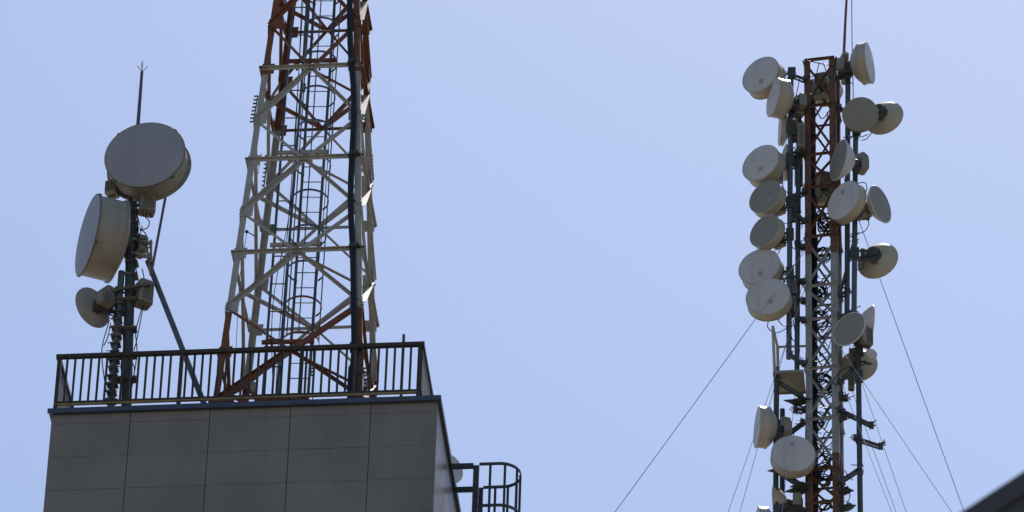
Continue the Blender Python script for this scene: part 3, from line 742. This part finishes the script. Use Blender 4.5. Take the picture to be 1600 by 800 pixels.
D(1362, 504, 54, 100, YM+.1, 'wedge shaped side-on dish behind the dark olive dish with pale rim', mount=(1341, 530), mY=YM-.1, kind='bowl', depth=.26, back=.1, side='radome', hubr=.2, box=False)
D(1341, 572, 60, 172, YM+.45, 'pale round dish seen from behind, lowest on the right side of the mast', mount=(1341, 590), mY=YM-.1, kind='bowl', depth=.12, back=.1, side='backp')
D(1361.5, 553, 19, 20, YM-.35, 'tiny round drum antenna at the right beside the lowest right dish', mount=(1341, 560), mY=YM-.1, depth=.45, back=.1, face='radome', box=False)
D(1292, 146, 52, 165, YM+.85, 'pale dish behind the top red bays of the mast, seen between its braces', mount=(1305, 150), mY=YM+.7, depth=.3, back=.1)
D(1280, 302, 56, 200, YM+.85, 'pale dish behind the mast, seen through the red bay at mid height', mount=(1270, 310), mY=YM+.7, depth=.3, back=.1)
# radio units clamped on the mast pipes
gr = None
radio(1344, 255, 13, 25, YM-.15, 'small round ended radio unit right of the bowl dish turned left', 60, arm=(1337, 256), depth=.16)
radio(1353, 330, 14, 20, YM-.1, 'beige radio unit behind the bowl dish facing right', 15, arm=(1337, 325))
radio(1355, 528, 14, 26, YM, 'dark beige radio unit below the wedge shaped side-on dish', 30, arm=(1341, 540))
radio(1238, 452, 14, 22, YM+.1, 'pale radio unit on the left pipes beside the overlapping pair of dishes', 10)
radio(1238, 480, 15, 26, YM+.1, 'pale radio unit on the left pipes under another one', -15)
radio(1247, 168, 15, 30, YM-.05, 'grey beige radio unit beside the upper left leg of the mast', 30)
radio(1241, 205, 12, 30, YM+.05, 'long dark radio unit between the upper left pipes', 0)
radio(1252, 215, 12, 40, YM-.15, 'long grey radio unit against the upper left red leg', 5)
radio(1248, 262, 13, 60, YM+.3, 'tall pale panel behind the left pipe at the third dish', 5, depth=.06)
radio(1241, 325, 9, 44, YM+.35, 'narrow pale panel between the left pipes at the olive dishes', 5, depth=.06)
radio(1319, 100, 11, 26, YM, 'beige cylinder shaped unit at the top right corner of the mast', 20)
radio(1226, 672, 15, 34, YM+.1, 'beige radio unit behind the deep drum dish low on the left', 25)
radio(1330, 585, 10, 50, YM+.4, 'long pale panel behind the lowest right dish', 5, depth=.06)

# guy wires down to the roofs around
ZG = zmb-1
def guy(x0, y0, d0, x1, y1, d1, label, r=.009):
    r *= .8
    a, b = P(x0, y0, YM+d0), P(x1, y1, YM+d1); v = b-a; k = (ZG-a.z)/v.z; e = a+v*k
    pts = [a.lerp(e, t/16)-Z*math.sin(math.pi*t/16)*.25*(a-e).length/60 for t in range(17)]
    o = MB().tube(pts, r, 6).build('guy_wire', 'wire'); single(o, label, 'wire', 'guy wires of the mast')
guy(1256, 394, -.1, 957, 800, -3.5, 'longest guy wire running down left across the lower of the overlapping dishes', .011)
guy(1316, 272, .4, 1503, 785, 2, 'guy wire down the right, outermost of the fan on that side', .011)
guy(1314, 545, .0, 1490, 800, -2, 'guy wire down the right, second outermost of the fan', .010)
guy(1313, 500, .5, 1417, 800, 1, 'guy wire down the right, third from the outside of the fan', .008)
guy(1313, 560, .5, 1401, 800, 1.2, 'guy wire down the right, fourth from the outside of the fan', .008)
guy(1312, 590, .0, 1395, 800, -3, 'guy wire down the right, nearest the mast', .008)
guy(1258, 450, .0, 1136, 800, -4, 'guy wire down the left, passing the deep drum dish, left one of a close pair', .009)
guy(1258, 430, .4, 1155, 800, .8, 'guy wire down the left, right one of a close pair', .009)
guy(1250, 545, .5, 1222, 800, -1, 'short steep guy wire just left of the mast', .007)

# building under the mast (below the frame)
bx = thing('mast_building', 'plain pale building under the guyed mast, below the picture edge', 'building', Vector((mcen.x, mcen.y, 0)))
MB().box(mcen.x-8, mcen.x+8, mcen.y-3, mcen.y+14, 0, zmb-.02).build('wall', 'plaster', bx)
MB().box(mcen.x-7.9, mcen.x+7.9, mcen.y-2.9, mcen.y+13.9, zmb-.018, zmb).build('roof', 'roof', bx)

# ---------------------------------------------------------------- near roof eave, out of focus at the lower right
def near_eave():
    dist = 29.0
    a0 = CAM+ray(1500, 801)*dist
    h = CAM-a0; h.z = 0; h.normalize(); r = Z.cross(h).normalized()
    # find the horizontal direction whose image runs to (1600, 736)
    best = None
    for k in range(0, 300):
        d = (r+h*(k*.01)).normalized(); x, y = proj(a0+d*1.0); s = (801-y)/(x-1500)
        if best is None or abs(s-.65) < best[0]: best = (abs(s-.65), d)
    d = best[1]; inn = Vector((-d.y, d.x, 0))
    if inn.dot(h) > 0: inn = -inn
    p, q = a0-d*6, a0+d*9
    t = thing('neighbour_building', 'dark out of focus roof eave of a nearer building in the lower right corner', 'building', Vector(((p+q).x/2, (p+q).y/2, 0)))
    T = .13; m = MB()
    def prism(p, q, i0, i1, z0_, z1_):
        m.add([p+inn*i0+Z*z0_, q+inn*i0+Z*z0_, q+inn*i1+Z*z0_, p+inn*i1+Z*z0_, p+inn*i0+Z*z1_, q+inn*i0+Z*z1_, q+inn*i1+Z*z1_, p+inn*i1+Z*z1_], [(0, 1, 2, 3), (4, 5, 6, 7), (0, 1, 5, 4), (1, 2, 6, 5), (2, 3, 7, 6), (3, 0, 4, 7)])
    prism(p, q, 0, .03, -T, 0); m.build('fascia', 'fascia', t)
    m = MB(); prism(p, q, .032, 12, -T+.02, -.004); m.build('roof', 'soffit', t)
    m = MB(); prism(p+Vector((0, 0, 0)), q, .9, 11, -a0.z, -T+.018); m.build('wall', 'plaster', t)
near_eave()
